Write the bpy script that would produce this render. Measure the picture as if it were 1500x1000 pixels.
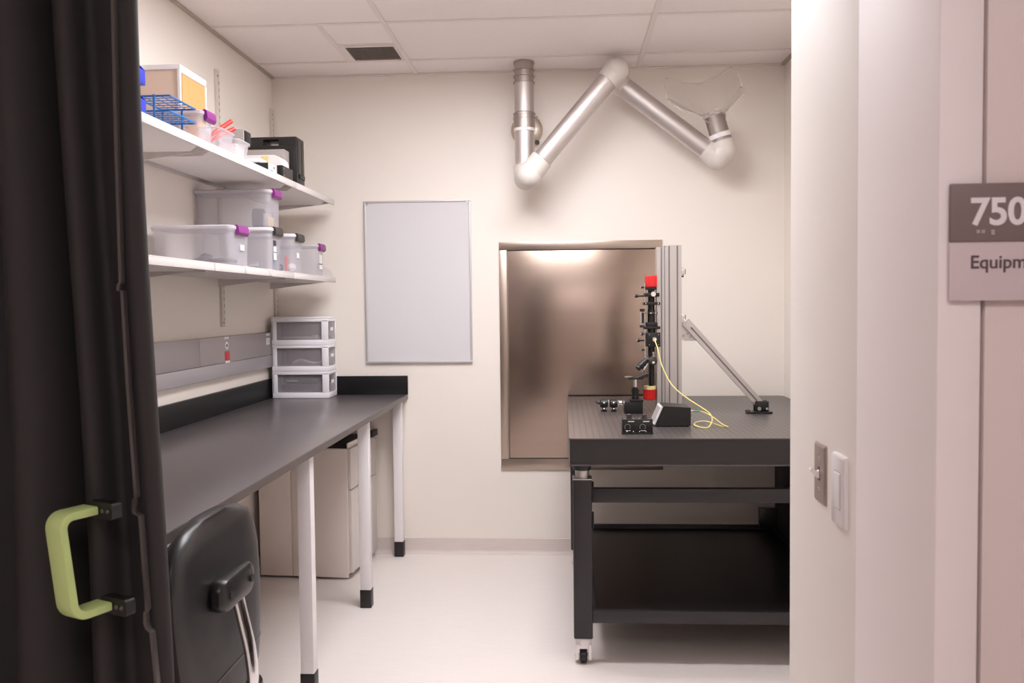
import bpy, bmesh, math, random
from mathutils import Vector, Matrix

for o in list(bpy.data.objects):
    bpy.data.objects.remove(o, do_unlink=True)
scene = bpy.context.scene
COL = scene.collection
random.seed(7)

# ------------------------------------------------------------------ camera
CAM_H, PITCH, YAW, ROLL, FPX = 1.4138, .0421, .0596, -.0109, 1261.34
def camera_basis():
    fw = Vector((-math.sin(YAW)*math.cos(PITCH), math.cos(YAW)*math.cos(PITCH), -math.sin(PITCH)))
    r = Vector((math.cos(YAW), math.sin(YAW), 0)); u = r.cross(fw)
    c, s = math.cos(ROLL), math.sin(ROLL)
    return c*r+s*u, -s*r+c*u, fw
cr, cu, cf = camera_basis()
cam_data = bpy.data.cameras.new('camera')
cam_data.sensor_width = 36.0
cam_data.lens = FPX/1500*36
cam_data.clip_start = .02
cam_data.dof.use_dof = True
cam_data.dof.focus_distance = 4.1
cam_data.dof.aperture_fstop = 9.0
cam = bpy.data.objects.new('camera', cam_data)
cam.matrix_world = Matrix(((cr.x, cu.x, -cf.x, 0), (cr.y, cu.y, -cf.y, 0), (cr.z, cu.z, -cf.z, CAM_H), (0, 0, 0, 1)))
COL.objects.link(cam)
scene.camera = cam

# ------------------------------------------------------------------ world, exposure
world = bpy.data.worlds.new('world'); scene.world = world
world.use_nodes = True
world.node_tree.nodes['Background'].inputs[0].default_value = (1, .93, .88, 1)
world.node_tree.nodes['Background'].inputs[1].default_value = .25
vs = scene.view_settings
vs.view_transform = 'Standard'; vs.look = 'None'; vs.exposure = 0.0; vs.gamma = 1; vs.use_curve_mapping = False
ROOM_LIGHT = 35.5
HALL_LIGHT = 9.8
LIGHT_COLOR = (.985, .985, 1.02)

# ------------------------------------------------------------------ materials
def lin(h):
    h = h.lstrip('#'); out = []
    for i in (0, 2, 4):
        c = int(h[i:i+2], 16)/255
        out.append(c/12.92 if c <= .04045 else ((c+.055)/1.055)**2.4)
    return (*out, 1)
MATS = {}
def M(name, col, rough=.5, metal=0, noise=None, bump=None, stretch=(1, 1, 1), spec=.5, coat=0, alpha=None, emit=None, rnoise=0, ior=1.5):
    m = bpy.data.materials.new(name); m.use_nodes = True; MATS[name] = m
    nt = m.node_tree; N = nt.nodes; Lk = nt.links; p = N['Principled BSDF']
    c = lin(col) if isinstance(col, str) else (*col, 1)
    p.inputs['Base Color'].default_value = c
    p.inputs['Roughness'].default_value = rough
    p.inputs['Metallic'].default_value = metal
    p.inputs['Specular IOR Level'].default_value = spec
    p.inputs['Coat Weight'].default_value = coat
    p.inputs['IOR'].default_value = ior
    if noise or bump or rnoise:
        tc = N.new('ShaderNodeTexCoord'); mp = N.new('ShaderNodeMapping')
        mp.inputs['Scale'].default_value = stretch
        Lk.new(tc.outputs['Object'], mp.inputs[0])
    if noise:
        sc, amt = noise
        t = N.new('ShaderNodeTexNoise'); t.inputs['Scale'].default_value = sc; t.inputs['Detail'].default_value = 6
        Lk.new(mp.outputs[0], t.inputs['Vector'])
        mx = N.new('ShaderNodeMix'); mx.data_type = 'RGBA'
        mx.inputs[6].default_value = (*[max(0, v*(1-amt)) for v in c[:3]], 1)
        mx.inputs[7].default_value = (*[min(1, v*(1+amt)) for v in c[:3]], 1)
        Lk.new(t.outputs[0], mx.inputs[0]); Lk.new(mx.outputs[2], p.inputs['Base Color'])
    if rnoise:
        t3 = N.new('ShaderNodeTexNoise'); t3.inputs['Scale'].default_value = 3; t3.inputs['Detail'].default_value = 4
        Lk.new(mp.outputs[0], t3.inputs['Vector'])
        mr = N.new('ShaderNodeMapRange'); mr.inputs[3].default_value = max(0, rough-rnoise); mr.inputs[4].default_value = rough+rnoise
        Lk.new(t3.outputs[0], mr.inputs[0]); Lk.new(mr.outputs[0], p.inputs['Roughness'])
    if bump:
        sc, st = bump
        t2 = N.new('ShaderNodeTexNoise'); t2.inputs['Scale'].default_value = sc; t2.inputs['Detail'].default_value = 4
        Lk.new(mp.outputs[0], t2.inputs['Vector'])
        b = N.new('ShaderNodeBump'); b.inputs['Strength'].default_value = st; b.inputs['Distance'].default_value = .002
        Lk.new(t2.outputs[0], b.inputs['Height']); Lk.new(b.outputs[0], p.inputs['Normal'])
    if emit:
        p.inputs['Emission Color'].default_value = (*emit[0], 1); p.inputs['Emission Strength'].default_value = emit[1]
    if alpha is not None:
        tr = N.new('ShaderNodeBsdfTransparent'); ms = N.new('ShaderNodeMixShader'); out = N['Material Output']
        ms.inputs[0].default_value = alpha
        Lk.new(tr.outputs[0], ms.inputs[1]); Lk.new(p.outputs[0], ms.inputs[2]); Lk.new(ms.outputs[0], out.inputs[0])
    return m
M('wall', '#f2e9e0', .6, noise=(2.5, .012), bump=(260, .08))
M('wall_near', '#f3eae3', .6, bump=(260, .06))
M('frame_paint', '#f2e6e4', .6, bump=(180, .03))
M('panel_paint', '#e0cfca', .5, bump=(120, .03))
M('tile', '#f5ece8', .9, noise=(60, .03), bump=(220, .25))
M('tee', '#e9ded8', .55)
M('wall_angle', '#b9aaa0', .5)
M('floor', '#ebe1dc', .42, noise=(14, .035), stretch=(1, 5, 1), bump=(40, .02), rnoise=.05)
M('base', '#dccfc9', .5, noise=(14, .06), stretch=(1, 5, 6))
M('black_top', '#4f4748', .29, noise=(90, .2), spec=.8, ior=2.0)
M('bench_edge', '#5d5350', .4)
M('splash', '#151415', .42, spec=.25)
M('leg_white', '#f1ebed', .35)
M('foot_black', '#1f1c1c', .4)
M('ped', '#f0e4dc', .45)
M('ped_front', '#e4dcd8', .35)
M('dark_gap', '#0b0a0a', .6)
M('steel', '#a69488', .24, 1, noise=(3.5, .09), stretch=(.25, 4, 5), bump=(2.0, .02), rnoise=.025)
M('steel_frame', '#b3a498', .33, 1, noise=(6, .06), stretch=(1, 1, 1))
M('alu', '#cbc6c4', .45, 1)
M('alu_slot', '#8d8886', .5, .6)
M('arm_alu', '#d2cbc8', .5, 1)
M('arm_plastic', '#dcd3cc', .38)
M('galv', '#b4aba5', .46, 1, noise=(18, .12))
M('chrome', '#e4e2e2', .12, 1)
M('opt_black', '#48403e', .36, noise=(140, .15), spec=.65, ior=1.8)
M('opt_side', '#262324', .45, bump=(300, .05))
M('opt_edge', '#57504e', .4)
M('black', '#131212', .4)
M('black_soft', '#1b1919', .5)
M('satin_black', '#1a1818', .28)
M('red', '#d3262a', .4)
M('red_cap', '#c9211f', .35)
M('cream_band', '#e8d79a', .45)
M('yellow', '#e8d87e', .45)
M('green', '#3fae79', .4)
M('board', '#dcd8da', .22)
M('board_frame', '#cbc6c8', .4, .2)
M('shelf_white', '#d9d1ce', .4)
M('standard', '#d8cec5', .45)
M('slot_dark', '#6d625c', .6)
M('tower', '#f7f2f7', .35)
M('drawer', '#cfc7cd', .25, alpha=.20)
M('bin', '#dcd7de', .28, alpha=.24)
M('bin_lid', '#ddd8df', .3, alpha=.62)
M('lid_white', '#e4e0e4', .35)
M('purple', '#84277d', .4)
M('dark_latch', '#37302d', .45)
M('white', '#efeaea', .45)
M('paper', '#f1edea', .7)
M('ink', '#5b5350', .7)
M('orange', '#d6a064', .7)
M('box_side', '#dcc2b0', .5)
M('blue_wire', '#1f6fb4', .38)
M('blue_bin', '#2438c8', .35)
M('pliers', '#e8352c', .4)
M('grey_box', '#a79f9c', .45)
M('case', '#1c1a1a', .45)
M('case_side', '#3a3432', .5)
M('wood', '#c9a37c', .5)
M('race', '#a9a1a1', .42, .2)
M('race_lo', '#b2abae', .4, .2)
M('socket_red', '#d0302a', .4)
M('curtain', '#302c2c', .75, bump=(500, .15), spec=.35)
M('strip', '#5e5856', .35, .5)
M('handle', '#c3d68c', .42)
M('handle_mark', '#aebf7a', .5)
M('sw_steel', '#b09f96', .4, .5, stretch=(1, 1, 8), noise=(30, .08))
M('sw_white', '#ece4e3', .35)
M('sign_dark', '#7d6a67', .45)
M('sign_light', '#d9c8c8', .3, alpha=.93)
M('sign_text', '#efe3e4', .45)
M('sign_ink', '#5a4a49', .5)
M('chair_vinyl', '#211f20', .38, bump=(240, .12), spec=.55)
M('chair_plastic', '#1d1b1c', .34)
M('vent', '#7a6c66', .6)
M('hood_rim', '#efe8e4', .15, alpha=.30)
M('clear_blue', '#4c6f86', .3)
M('tan', '#c9a56b', .6)
M('lamp', '#ffffff', .5, emit=(LIGHT_COLOR, ROOM_LIGHT))
M('hall_lamp', '#ffffff', .5, emit=((1.0, .945, .99), HALL_LIGHT))
def clear_plastic():
    m = bpy.data.materials.new('clear_plastic'); m.use_nodes = True; MATS['clear_plastic'] = m
    nt = m.node_tree; N = nt.nodes; N.remove(N['Principled BSDF'])
    tr = N.new('ShaderNodeBsdfTransparent'); tr.inputs[0].default_value = (.985, .98, .975, 1)
    gl = N.new('ShaderNodeBsdfGlossy'); gl.inputs[1].default_value = .08
    fr = N.new('ShaderNodeLayerWeight'); fr.inputs[0].default_value = .3
    mr = N.new('ShaderNodeMapRange'); mr.inputs[1].default_value = 0; mr.inputs[2].default_value = 1; mr.inputs[3].default_value = .02; mr.inputs[4].default_value = .30
    nt.links.new(fr.outputs['Facing'], mr.inputs[0])
    ms = N.new('ShaderNodeMixShader'); nt.links.new(mr.outputs[0], ms.inputs[0])
    nt.links.new(tr.outputs[0], ms.inputs[1]); nt.links.new(gl.outputs[0], ms.inputs[2])
    nt.links.new(ms.outputs[0], N['Material Output'].inputs[0])
clear_plastic()

# ------------------------------------------------------------------ mesh helpers
ORG = {}
class MB:
    def __init__(s): s.bm = bmesh.new()
    def box(s, x0, x1, y0, y1, z0, z1, bev=0, seg=2):
        vs_ = bmesh.ops.create_cube(s.bm, size=1)['verts']
        for v in vs_:
            v.co = Vector(((x0+x1)/2+v.co.x*(x1-x0), (y0+y1)/2+v.co.y*(y1-y0), (z0+z1)/2+v.co.z*(z1-z0)))
        if bev:
            es = list({e for v in vs_ for e in v.link_edges})
            bmesh.ops.bevel(s.bm, geom=es, offset=bev, segments=seg, affect='EDGES', profile=.5)
        return s
    def rings(s, rings, cap0=True, cap1=True, closed=True):
        R = [[s.bm.verts.new(p) for p in r] for r in rings]
        n = len(R[0])
        for a, b in zip(R, R[1:]):
            for i in range(n if closed else n-1):
                j = (i+1) % n
                try: s.bm.faces.new((a[i], a[j], b[j], b[i]))
                except ValueError: pass
        if cap0 and closed: s.bm.faces.new(R[0][::-1])
        if cap1 and closed: s.bm.faces.new(R[-1])
        return s
    def cyl(s, p0, p1, r0, r1=None, seg=24, cap=True):
        p0 = Vector(p0); p1 = Vector(p1); r1 = r0 if r1 is None else r1
        a, b = frame(p1-p0)
        return s.rings([[p+(a*math.cos(2*math.pi*k/seg)+b*math.sin(2*math.pi*k/seg))*r for k in range(seg)] for p, r in ((p0, r0), (p1, r1))], cap, cap)
    def stack(s, p0, axis, prof, seg=28):
        p0 = Vector(p0); axis = Vector(axis).normalized(); a, b = frame(axis)
        return s.rings([[p0+axis*t+(a*math.cos(2*math.pi*k/seg)+b*math.sin(2*math.pi*k/seg))*r for k in range(seg)] for t, r in prof])
    def sphere(s, c, r, seg=24, sc=(1, 1, 1)):
        mt = Matrix.Translation(c) @ Matrix.Diagonal((r*sc[0], r*sc[1], r*sc[2], 1))
        bmesh.ops.create_uvsphere(s.bm, u_segments=seg, v_segments=seg//2, radius=1, matrix=mt); return s
    def tube(s, pts, r, seg=10):
        pts = [Vector(p) for p in pts]; rg = []; a = None
        for i, p in enumerate(pts):
            d = (pts[min(i+1, len(pts)-1)]-pts[max(i-1, 0)]).normalized()
            if a is None: a, b = frame(d)
            else:
                a = (a-d*a.dot(d)).normalized(); b = d.cross(a)
            rr = r[i] if isinstance(r, (list, tuple)) else r
            rg.append([p+(a*math.cos(2*math.pi*k/seg)+b*math.sin(2*math.pi*k/seg))*rr for k in range(seg)])
        return s.rings(rg)
    def prism(s, poly, p0, p1, a, b):
        p0 = Vector(p0); p1 = Vector(p1); a = Vector(a); b = Vector(b)
        return s.rings([[p+a*u+b*v for u, v in poly] for p in (p0, p1)])
    def done(s, name, mat, parent=None, origin=None, label=None, flat=False, solid=0):
        bm = s.bm
        bmesh.ops.recalc_face_normals(bm, faces=bm.faces)
        for f in bm.faces: f.smooth = not flat
        if not flat:
            for e in bm.edges:
                e.smooth = len(e.link_faces) == 2 and e.calc_face_angle(0) < math.radians(38)
        co = [v.co for v in bm.verts]
        lo = Vector([min(c[i] for c in co) for i in range(3)]); hi = Vector([max(c[i] for c in co) for i in range(3)])
        if origin is None:
            origin = Vector(((lo.x+hi.x)/2, (lo.y+hi.y)/2, lo.z))
        origin = Vector(origin)
        bmesh.ops.translate(bm, verts=bm.verts, vec=-origin)
        me = bpy.data.meshes.new(name); bm.to_mesh(me); bm.free()
        me.materials.append(MATS[mat])
        o = bpy.data.objects.new(name, me); COL.objects.link(o)
        ORG[o.name] = origin
        if parent is not None:
            o.parent = parent; o.location = origin-ORG[parent.name]
        else: o.location = origin
        if solid:
            md = o.modifiers.new('wall', 'SOLIDIFY'); md.thickness = solid; md.offset = -1
        if label: o['label'] = label
        return o
def frame(d):
    d = Vector(d).normalized()
    t = Vector((0, 0, 1)) if abs(d.z) < .9 else Vector((1, 0, 0))
    a = t.cross(d).normalized(); return a, d.cross(a).normalized()
def rrect(cx, cy, hx, hy, r, n=5):
    out = []
    for sx, sy, a0 in ((1, 1, 0), (-1, 1, 90), (-1, -1, 180), (1, -1, 270)):
        for k in range(n):
            a = math.radians(a0+90*k/(n-1)); out.append((cx+sx*(hx-r)+r*math.cos(a), cy+sy*(hy-r)+r*math.sin(a)))
    return out
def smooth_path(pts, n=8):
    pts = [Vector(p) for p in pts]; out = []
    P = [pts[0]*2-pts[1]]+pts+[pts[-1]*2-pts[-2]]
    for i in range(1, len(P)-2):
        for k in range(n):
            t = k/n; p0, p1, p2, p3 = P[i-1:i+3]
            out.append(.5*((2*p1)+(p2-p0)*t+(2*p0-5*p1+4*p2-p3)*t*t+(3*p1-p0-3*p2+p3)*t**3))
    out.append(pts[-1]); return out
def thing(name, loc, label, cat, group=None):
    o = bpy.data.objects.new(name, None); o.empty_display_size = .05; COL.objects.link(o)
    o.location = loc; ORG[o.name] = Vector(loc); return tag(o, label, cat, group)
def tag(o, label, cat, group=None):
    o['label'] = label; o['category'] = cat
    if group: o['group'] = group
    return o
def struct(o, label=None):
    o['kind'] = 'structure'
    if label: o['label'] = label
    return o
def box(name, mat, parent, x0, x1, y0, y1, z0, z1, bev=0, **k):
    return MB().box(x0, x1, y0, y1, z0, z1, bev).done(name, mat, parent, **k)
def text_mesh(name, body, size, mat, parent, loc, rot, extrude=.001, bold=0, spacing=1):
    cu_ = bpy.data.curves.new(name, 'FONT'); cu_.body = body; cu_.size = size; cu_.extrude = extrude; cu_.offset = bold; cu_.space_character = spacing
    t = bpy.data.objects.new(name, cu_); COL.objects.link(t)
    dg = bpy.context.evaluated_depsgraph_get()
    me = bpy.data.meshes.new_from_object(t.evaluated_get(dg))
    bpy.data.objects.remove(t, do_unlink=True)
    me.transform(Matrix.Rotation(rot[2], 4, 'Z') @ Matrix.Rotation(rot[0], 4, 'X'))
    me.materials.clear(); me.materials.append(MATS[mat])
    o = bpy.data.objects.new(name, me); COL.objects.link(o)
    o.parent = parent; o.location = Vector(loc)-ORG[parent.name]; ORG[o.name] = Vector(loc)
    return o

# ------------------------------------------------------------------ room shell
D, L, R_, C = 4.849, -1.639, 1.221, 2.711       # back wall, left wall, right wall, ceiling
JX, JN, JF, JC = .495, 1.174, 1.92, 1.49        # entry wall face, near edge, far edge, frame joint
struct(box('floor', 'floor', None, -2.4, 2.4, -1.8, D+.1, -.1, 0), 'pale pinkish beige sheet vinyl floor')
struct(box('wall_back', 'wall', None, L-.1, R_+.1, D, D+.1, 0, C+.25), 'cream painted back wall of the room')
struct(box('wall_left', 'wall', None, L-.1, L, 1.2, D, 0, C+.25), 'cream painted left wall behind the shelves')
struct(box('wall_right', 'wall', None, R_, R_+.1, JF-.1, D, 0, C+.25), 'cream painted right wall beside the optical table')
struct(box('wall_entry', 'wall_near', None, JX+.0015, R_, JC, JF, 0, C, .004), 'cream entry wall return carrying the light switches')
struct(box('trim_1', 'frame_paint', None, JX, JX+.058, JN, JC, 0, C, .005), 'pale pink painted deep door frame')
struct(box('wall_corridor', 'panel_paint', None, JX+.063, 2.4, JN+.003, JC, 0, C, .002), 'pinkish corridor wall panel behind the room sign')
struct(box('trim_2', 'dark_gap', None, JX+.058, JX+.063, JN+.02, JC, 0, C), 'dark joint between door frame and corridor wall')
struct(box('wall_entry_left', 'wall_near', None, -2.4, -1.12, JN, 1.42, 0, C), 'cream entry wall behind the black curtain')
struct(box('wall_header', 'wall_near', None, -1.12, JX, JN, 1.42, 2.42, C), 'cream wall above the entry opening')
struct(box('wall_corridor_far', 'wall_near', None, -2.4, 2.4, -1.9, -1.8, 0, C), 'corridor wall opposite the room')
struct(box('wall_corridor_left', 'wall_near', None, -2.5, -2.4, -1.8, 1.42, 0, C), 'corridor end wall on the left')
struct(box('wall_corridor_right', 'wall_near', None, 2.4, 2.5, -1.8, JC, 0, C), 'corridor end wall on the right')
struct(box('ceiling_corridor', 'tile', None, -2.4, 2.4, -1.8, JN, C, C+.05), 'corridor ceiling')

# cove base along the back and left walls
def cove(name, p0, p1, nrm):
    n = Vector(nrm)
    prof = [(0, 0), (.026, 0), (.026, .002)]+[(.006+.020*(1-math.sin(a)), .002+.020*(1-math.cos(a))) for a in [math.pi/2*k/5 for k in range(6)]][1:]+[(.004, .086), (.002, .088), (0, .088)]
    return struct(MB().prism(prof, p0, p1, n, (0, 0, 1)).done(name, 'base'), 'pinkish beige vinyl cove base')
cove('baseboard_back', (L, D, 0), (R_, D, 0), (0, -1, 0))
cove('baseboard_left', (L, 1.75, 0), (L, D-.03, 0), (1, 0, 0))
cove('baseboard_right', (R_, JF, 0), (R_, D-.03, 0), (-1, 0, 0))

# suspended ceiling: tiles and tees
ceil_o = struct(box('ceiling', 'dark_gap', None, L, R_, 1.42, D, C+.09, C+.14), 'suspended ceiling of large white tiles')
XS = [L, -.811, .424, R_]; YS = [1.42, 2.13, 2.74, 3.35, 3.96, 4.57, D]
TL = ()                                      # cell taken by the light fitting
for i in range(3):
    for j in range(6):
        x0, x1, y0, y1 = XS[i], XS[i+1], YS[j], YS[j+1]
        if (i, j) in TL: continue
        cells = [(x0, x1, y0, y1)]
        if (i, j) == (1, 2): cells = [(x0, x1, 3.06, y1)]
        if (i, j) == (1, 3): cells = [(x0, x1, 3.67, y1)]
        if (i, j) == (0, 4): cells = [(x0, -1.117, y0, y1), (-1.117, x1, y0, 4.28)]
        for c in cells:
            box('ceiling_tile', 'tile', ceil_o, c[0]+.003, c[1]-.003, c[2]+.003, c[3]-.003, C+.003, C+.018, .002)
for x in XS[1:3]: box('grid_bar', 'tee', ceil_o, x-.012, x+.012, 1.42, D, C-.001, C+.04)
for y in YS[1:6]:
    for i in range(3): box('grid_bar', 'tee', ceil_o, XS[i]+.012*(i > 0), XS[i+1]-.012*(i < 2), y-.012, y+.012, C-.0005, C+.038)
box('grid_bar', 'tee', ceil_o, -1.129, -1.105, 3.972, 4.558, C-.0005, C+.038)
box('grid_bar', 'tee', ceil_o, -1.105, -.823, 4.270, 4.286, C-.0005, C+.038)
def angle(name, x0, x1, y0, y1):
    return struct(box(name, 'wall_angle', None, x0, x1, y0, y1, C-.004, C+.002), 'thin metal wall angle edging the ceiling')
angle('trim_3', L, L+.022, 1.42, D); angle('trim_4', R_-.022, R_, JF, D)
struct(box('trim_5', 'tee', None, L+.022, R_-.022, D-.022, D, C-.0035, C+.002), 'thin metal wall angle along the back wall')

# ceiling light fittings
def troffer(x0, x1, y0, y1, mat, label, C=C):
    t = thing('ceiling_light', ((x0+x1)/2, (y0+y1)/2, C), label, 'ceiling light')
    mb = MB()
    for a in ((x0, x1, y0, y0+.03), (x0, x1, y1-.03, y1), (x0, x0+.03, y0+.03, y1-.03), (x1-.03, x1, y0+.03, y1-.03)): mb.box(*a, C-.002, C+.02)
    mb.done('frame', 'tee', t)
    box('diffuser', mat, t, x0+.03, x1-.03, y0+.03, y1-.03, C+.004, C+.012)
troffer(-.797, .41, 3.364, 3.668, 'lamp', 'long recessed white ceiling light panel nearer the back wall')
troffer(-.797, .41, 2.754, 3.058, 'lamp', 'long recessed white ceiling light panel nearer the entry')
troffer(-.75, .75, -.75, -.1, 'hall_lamp', 'white ceiling light panel in the corridor', C-.021)

# ceiling vent
t = thing('ceiling_vent', (-.956, 4.42, C), 'small square brown perforated air vent in the ceiling', 'vent')
mb = MB()
for a in ((-1.104, -.824, 4.288, 4.31), (-1.104, -.824, 4.543, 4.556), (-1.104, -1.08, 4.31, 4.543), (-.834, -.824, 4.31, 4.543)): mb.box(*a, C-.003, C+.02)
mb.done('frame', 'tee', t)
box('backing', 'vent', t, -1.08, -.834, 4.31, 4.543, C+.012, C+.02)
mb = MB()
for k in range(24): mb.box(-1.078+k*.0102, -1.0735+k*.0102, 4.31, 4.543, C, C+.012)
mb.done('grille', 'vent', t, flat=True)

# ------------------------------------------------------------------ whiteboard, hatch
def framed(name, x0, x1, z0, z1, y, w): pass
t = thing('whiteboard', (-.814, D, 1.093), 'plain grey white board with thin metal frame on the back wall', 'whiteboard')
box('panel', 'board', t, -1.111, -.521, D-.012, D-.002, 1.103, 2.000)
for a in ((-1.119, -.513, 1.093, 1.105), (-1.119, -.513, 1.998, 2.009), (-1.119, -1.108, 1.105, 1.998), (-.524, -.513, 1.105, 1.998)):
    box('frame_rail', 'board_frame', t, a[0], a[1], D-.018, D-.0005, a[2], a[3], .002)
for x in (-1.10, -.532): box('corner_clip', 'alu', t, x-.006, x+.006, D-.0205, D-.018, 1.985, 2.001)

t = thing('access_hatch', (.098, D, .481), 'large brushed stainless steel wall hatch with flat frame', 'hatch')
for a in ((-.357, .553, 1.722, 1.768), (-.357, .553, .481, .544), (-.357, -.313, .544, 1.722), (.528, .553, .544, 1.722)):
    box('frame_rail', 'steel_frame', t, a[0], a[1], D-.010, D-.0005, a[2], a[3], .0015)
box('gap', 'dark_gap', t, -.313, .528, D-.004, D-.001, .544, 1.722)
box('door_panel', 'steel', t, -.308, .524, D-.009, D-.003, .549, 1.717, .0015)
MB().cyl((-.310, D-.008, .549), (-.310, D-.008, 1.717), .004, seg=10).done('hinge', 'steel_frame', t)

# ------------------------------------------------------------------ lab bench
BZ = .914
t = thing('lab_bench', (-1.26, 3.3, 0), 'long black topped lab bench on white square legs along the left wall', 'bench')
MB().box(L+.002, -.889, 1.75, D-.002, BZ-.027, BZ, .003).done('worktop', 'black_top', t)
box('front_edge', 'bench_edge', t, -.8895, -.8870, 1.75, D-.002, BZ-.027, BZ-.0025)
box('backsplash', 'splash', t, L+.002, -.885, D-.021, D-.001, BZ-.001, 1.020, .002)
box('backsplash', 'splash', t, L+.001, L+.021, 1.75, D-.022, BZ-.001, 1.020, .002)
box('end_panel', 'leg_white', t, -1.62, -1.32, 1.752, 1.772, 0, BZ-.027, .002)
for y0 in (3.02, 3.94, 4.765):
    lg = box('leg', 'leg_white', t, -.962, -.912, y0, y0+.05, .084, BZ-.027, .004)
    MB().box(-.9635, -.9105, y0-.0015, y0+.0515, 0, .086, .003).done('foot_cap', 'foot_black', lg)

# pedestal
t = thing('file_pedestal', (-1.118, 4.352, 0), 'beige metal drawer pedestal standing under the bench', 'cabinet')
px0, px1, py0, py1 = -1.60, -1.118, 4.352, 4.80
box('body', 'ped', t, px0, px1, py0, py1, .03, .684, .004)
box('side_panel', 'ped', t, px0, -1.424, py0-.005, py0+.002, .012, .682, .001)
box('side_panel', 'ped', t, -1.420, px1-.002, py0-.005, py0+.002, .012, .682, .001)
for z0, z1 in ((.035, .466), (.472, .682)):
    d_ = box('drawer_front', 'ped_front', t, px1, px1+.018, py0+.004, py1-.004, z0, z1, .003)
box('pull', 'foot_black', t, px1+.004, px1+.03, py1-.10, py1-.002, .69, .725, .003)
box('top_lip', 'ped', t, px1-.002, px1+.006, py0+.004, py1-.102, .686, .712, .001)
box('top_gap_shade', 'dark_gap', t, px0+.01, px1-.006, py0+.01, py1-.01, .684, .694)  # dark sheet paints in the shaded gap between pedestal and worktop
for x in (px0+.05, px1-.05):
    for y in (py0+.05, py1-.05): MB().cyl((x, y-.01, .016), (x, y+.01, .016), .016, seg=14).done('caster', 'black', t)
t.rotation_euler.z = math.radians(-4.6)

# ------------------------------------------------------------------ office chair
CX, CY = -.755, 1.86
t = thing('office_chair', (-1.0, CY, 0), 'black vinyl task chair with chrome back bar pushed up to the bench', 'chair')
def chair_back():
    mb = MB(); rings = []; nz = 15
    prof = [(.545, .175), (.56, .196), (.60, .212), (.66, .226), (.72, .236), (.78, .241), (.84, .240), (.89, .226), (.925, .198), (.947, .15), (.957, .08)]
    for sgn in (1,):
        for z, hw in prof:
            lean = (z-.75)*-.05; th = .030 if z < .93 else .018
            ring = []
            for k in range(24):
                a = 2*math.pi*k/24
                yy = hw*(abs(math.cos(a))**.55)*math.copysign(1, math.cos(a))
                xx = th*(abs(math.sin(a))**.8)*math.copysign(1, math.sin(a))
                curve = -.42*(yy**2)*1.0
                ring.append((CX-.03+xx+lean+curve*-1*.35, CY+yy, z))
            rings.append(ring)
    mb.rings(rings); return mb
b = chair_back().done('backrest', 'chair_vinyl', t)
def back_ring(z, hw, th, g):
    ring = []
    for k in range(24):
        a = 2*math.pi*k/24
        yy = hw*g*(abs(math.cos(a))**.55)*math.copysign(1, math.cos(a)); xx = th*g*(abs(math.sin(a))**.8)*math.copysign(1, math.sin(a))
        ring.append((CX-.03+xx-(z-.75)*.05+.147*yy**2, CY+yy, z))
    return ring
MB().rings([back_ring(.607, .2135, .030, 1.0), back_ring(.608, .214, .030, 1.012), back_ring(.613, .2155, .030, 1.012), back_ring(.614, .2155, .030, 1.0)]).done('seam_piping', 'chair_plastic', b)
# rear bracket: rounded bar
mb = MB(); rr = []
for k, (off, s) in enumerate(((0, .9), (.012, 1), (.026, 1), (.034, .93), (.038, .75))):
    rr.append([(CX-.004+off, CY-.005+u*s, .795+v*s) for u, v in rrect(0, 0, .098, .036, .033, 7)])
mb.rings(rr); br = mb.done('back_bracket', 'chair_plastic', t)
for dy in (-.06, .062): MB().cyl((CX+.033, CY-.005+dy, .795), (CX+.0375, CY-.005+dy, .795), .009, seg=14).done('screw', 'foot_black', br)
bar = smooth_path([(CX+.022, CY, .775), (CX+.034, CY, .72), (CX+.05, CY, .64), (CX+.052, CY, .56), (CX+.02, CY, .48), (CX-.06, CY, .435), (CX-.20, CY, .43)], 6)
mb = MB(); rg = []
for i, p in enumerate(bar):
    d = (bar[min(i+1, len(bar)-1)]-bar[max(i-1, 0)]).normalized(); a = Vector((0, 1, 0)); n_ = d.cross(a)
    rg.append([p+a*u+n_*v for u, v in rrect(0, 0, .024, .006, .004, 3)])
mb.rings(rg).done('back_bar', 'chrome', t)
mb = MB()
mb.rings([[(x, y, z) for x, y in rrect(-1.03, CY, .235*s, .245*s, .09*s)] for z, s in ((.440, .93), (.455, 1), (.50, 1.0), (.522, .95), (.528, .82))])
mb.done('seat', 'chair_vinyl', t)
box('seat_plate', 'chair_plastic', t, -1.10, -.92, CY-.09, CY+.09, .405, .44, .006)
MB().stack((-1.0, CY, .12), (0, 0, 1), [(0, .035), (.02, .035), (.021, .026), (.16, .026), (.161, .016), (.29, .016)]).done('gas_lift', 'chair_plastic', t)
for k in range(5):
    a = math.radians(72*k+20); ca, sa = math.cos(a), math.sin(a)
    lg = MB().tube([(-1.0, CY, .125), (-1.0+.13*ca, CY+.13*sa, .112), (-1.0+.27*ca, CY+.27*sa, .078)], [.03, .024, .016], 10).done('base_spoke', 'chair_plastic', t)
    c_ = Vector((-1.0+.27*ca, CY+.27*sa, .03)); w_ = Vector((-sa, ca, 0))
    MB().cyl(c_-w_*.02, c_+w_*.02, .03, seg=18).cyl(c_+Vector((0, 0, .0)), c_+Vector((0, 0, .05)), .007, seg=8).done('caster', 'black', lg)
MB().cyl((-.93, CY+.05, .43), (-.80, CY+.27, .455), .006, seg=10).sphere((-.80, CY+.27, .455), .022, 14).done('tilt_lever', 'chair_plastic', t)

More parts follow.
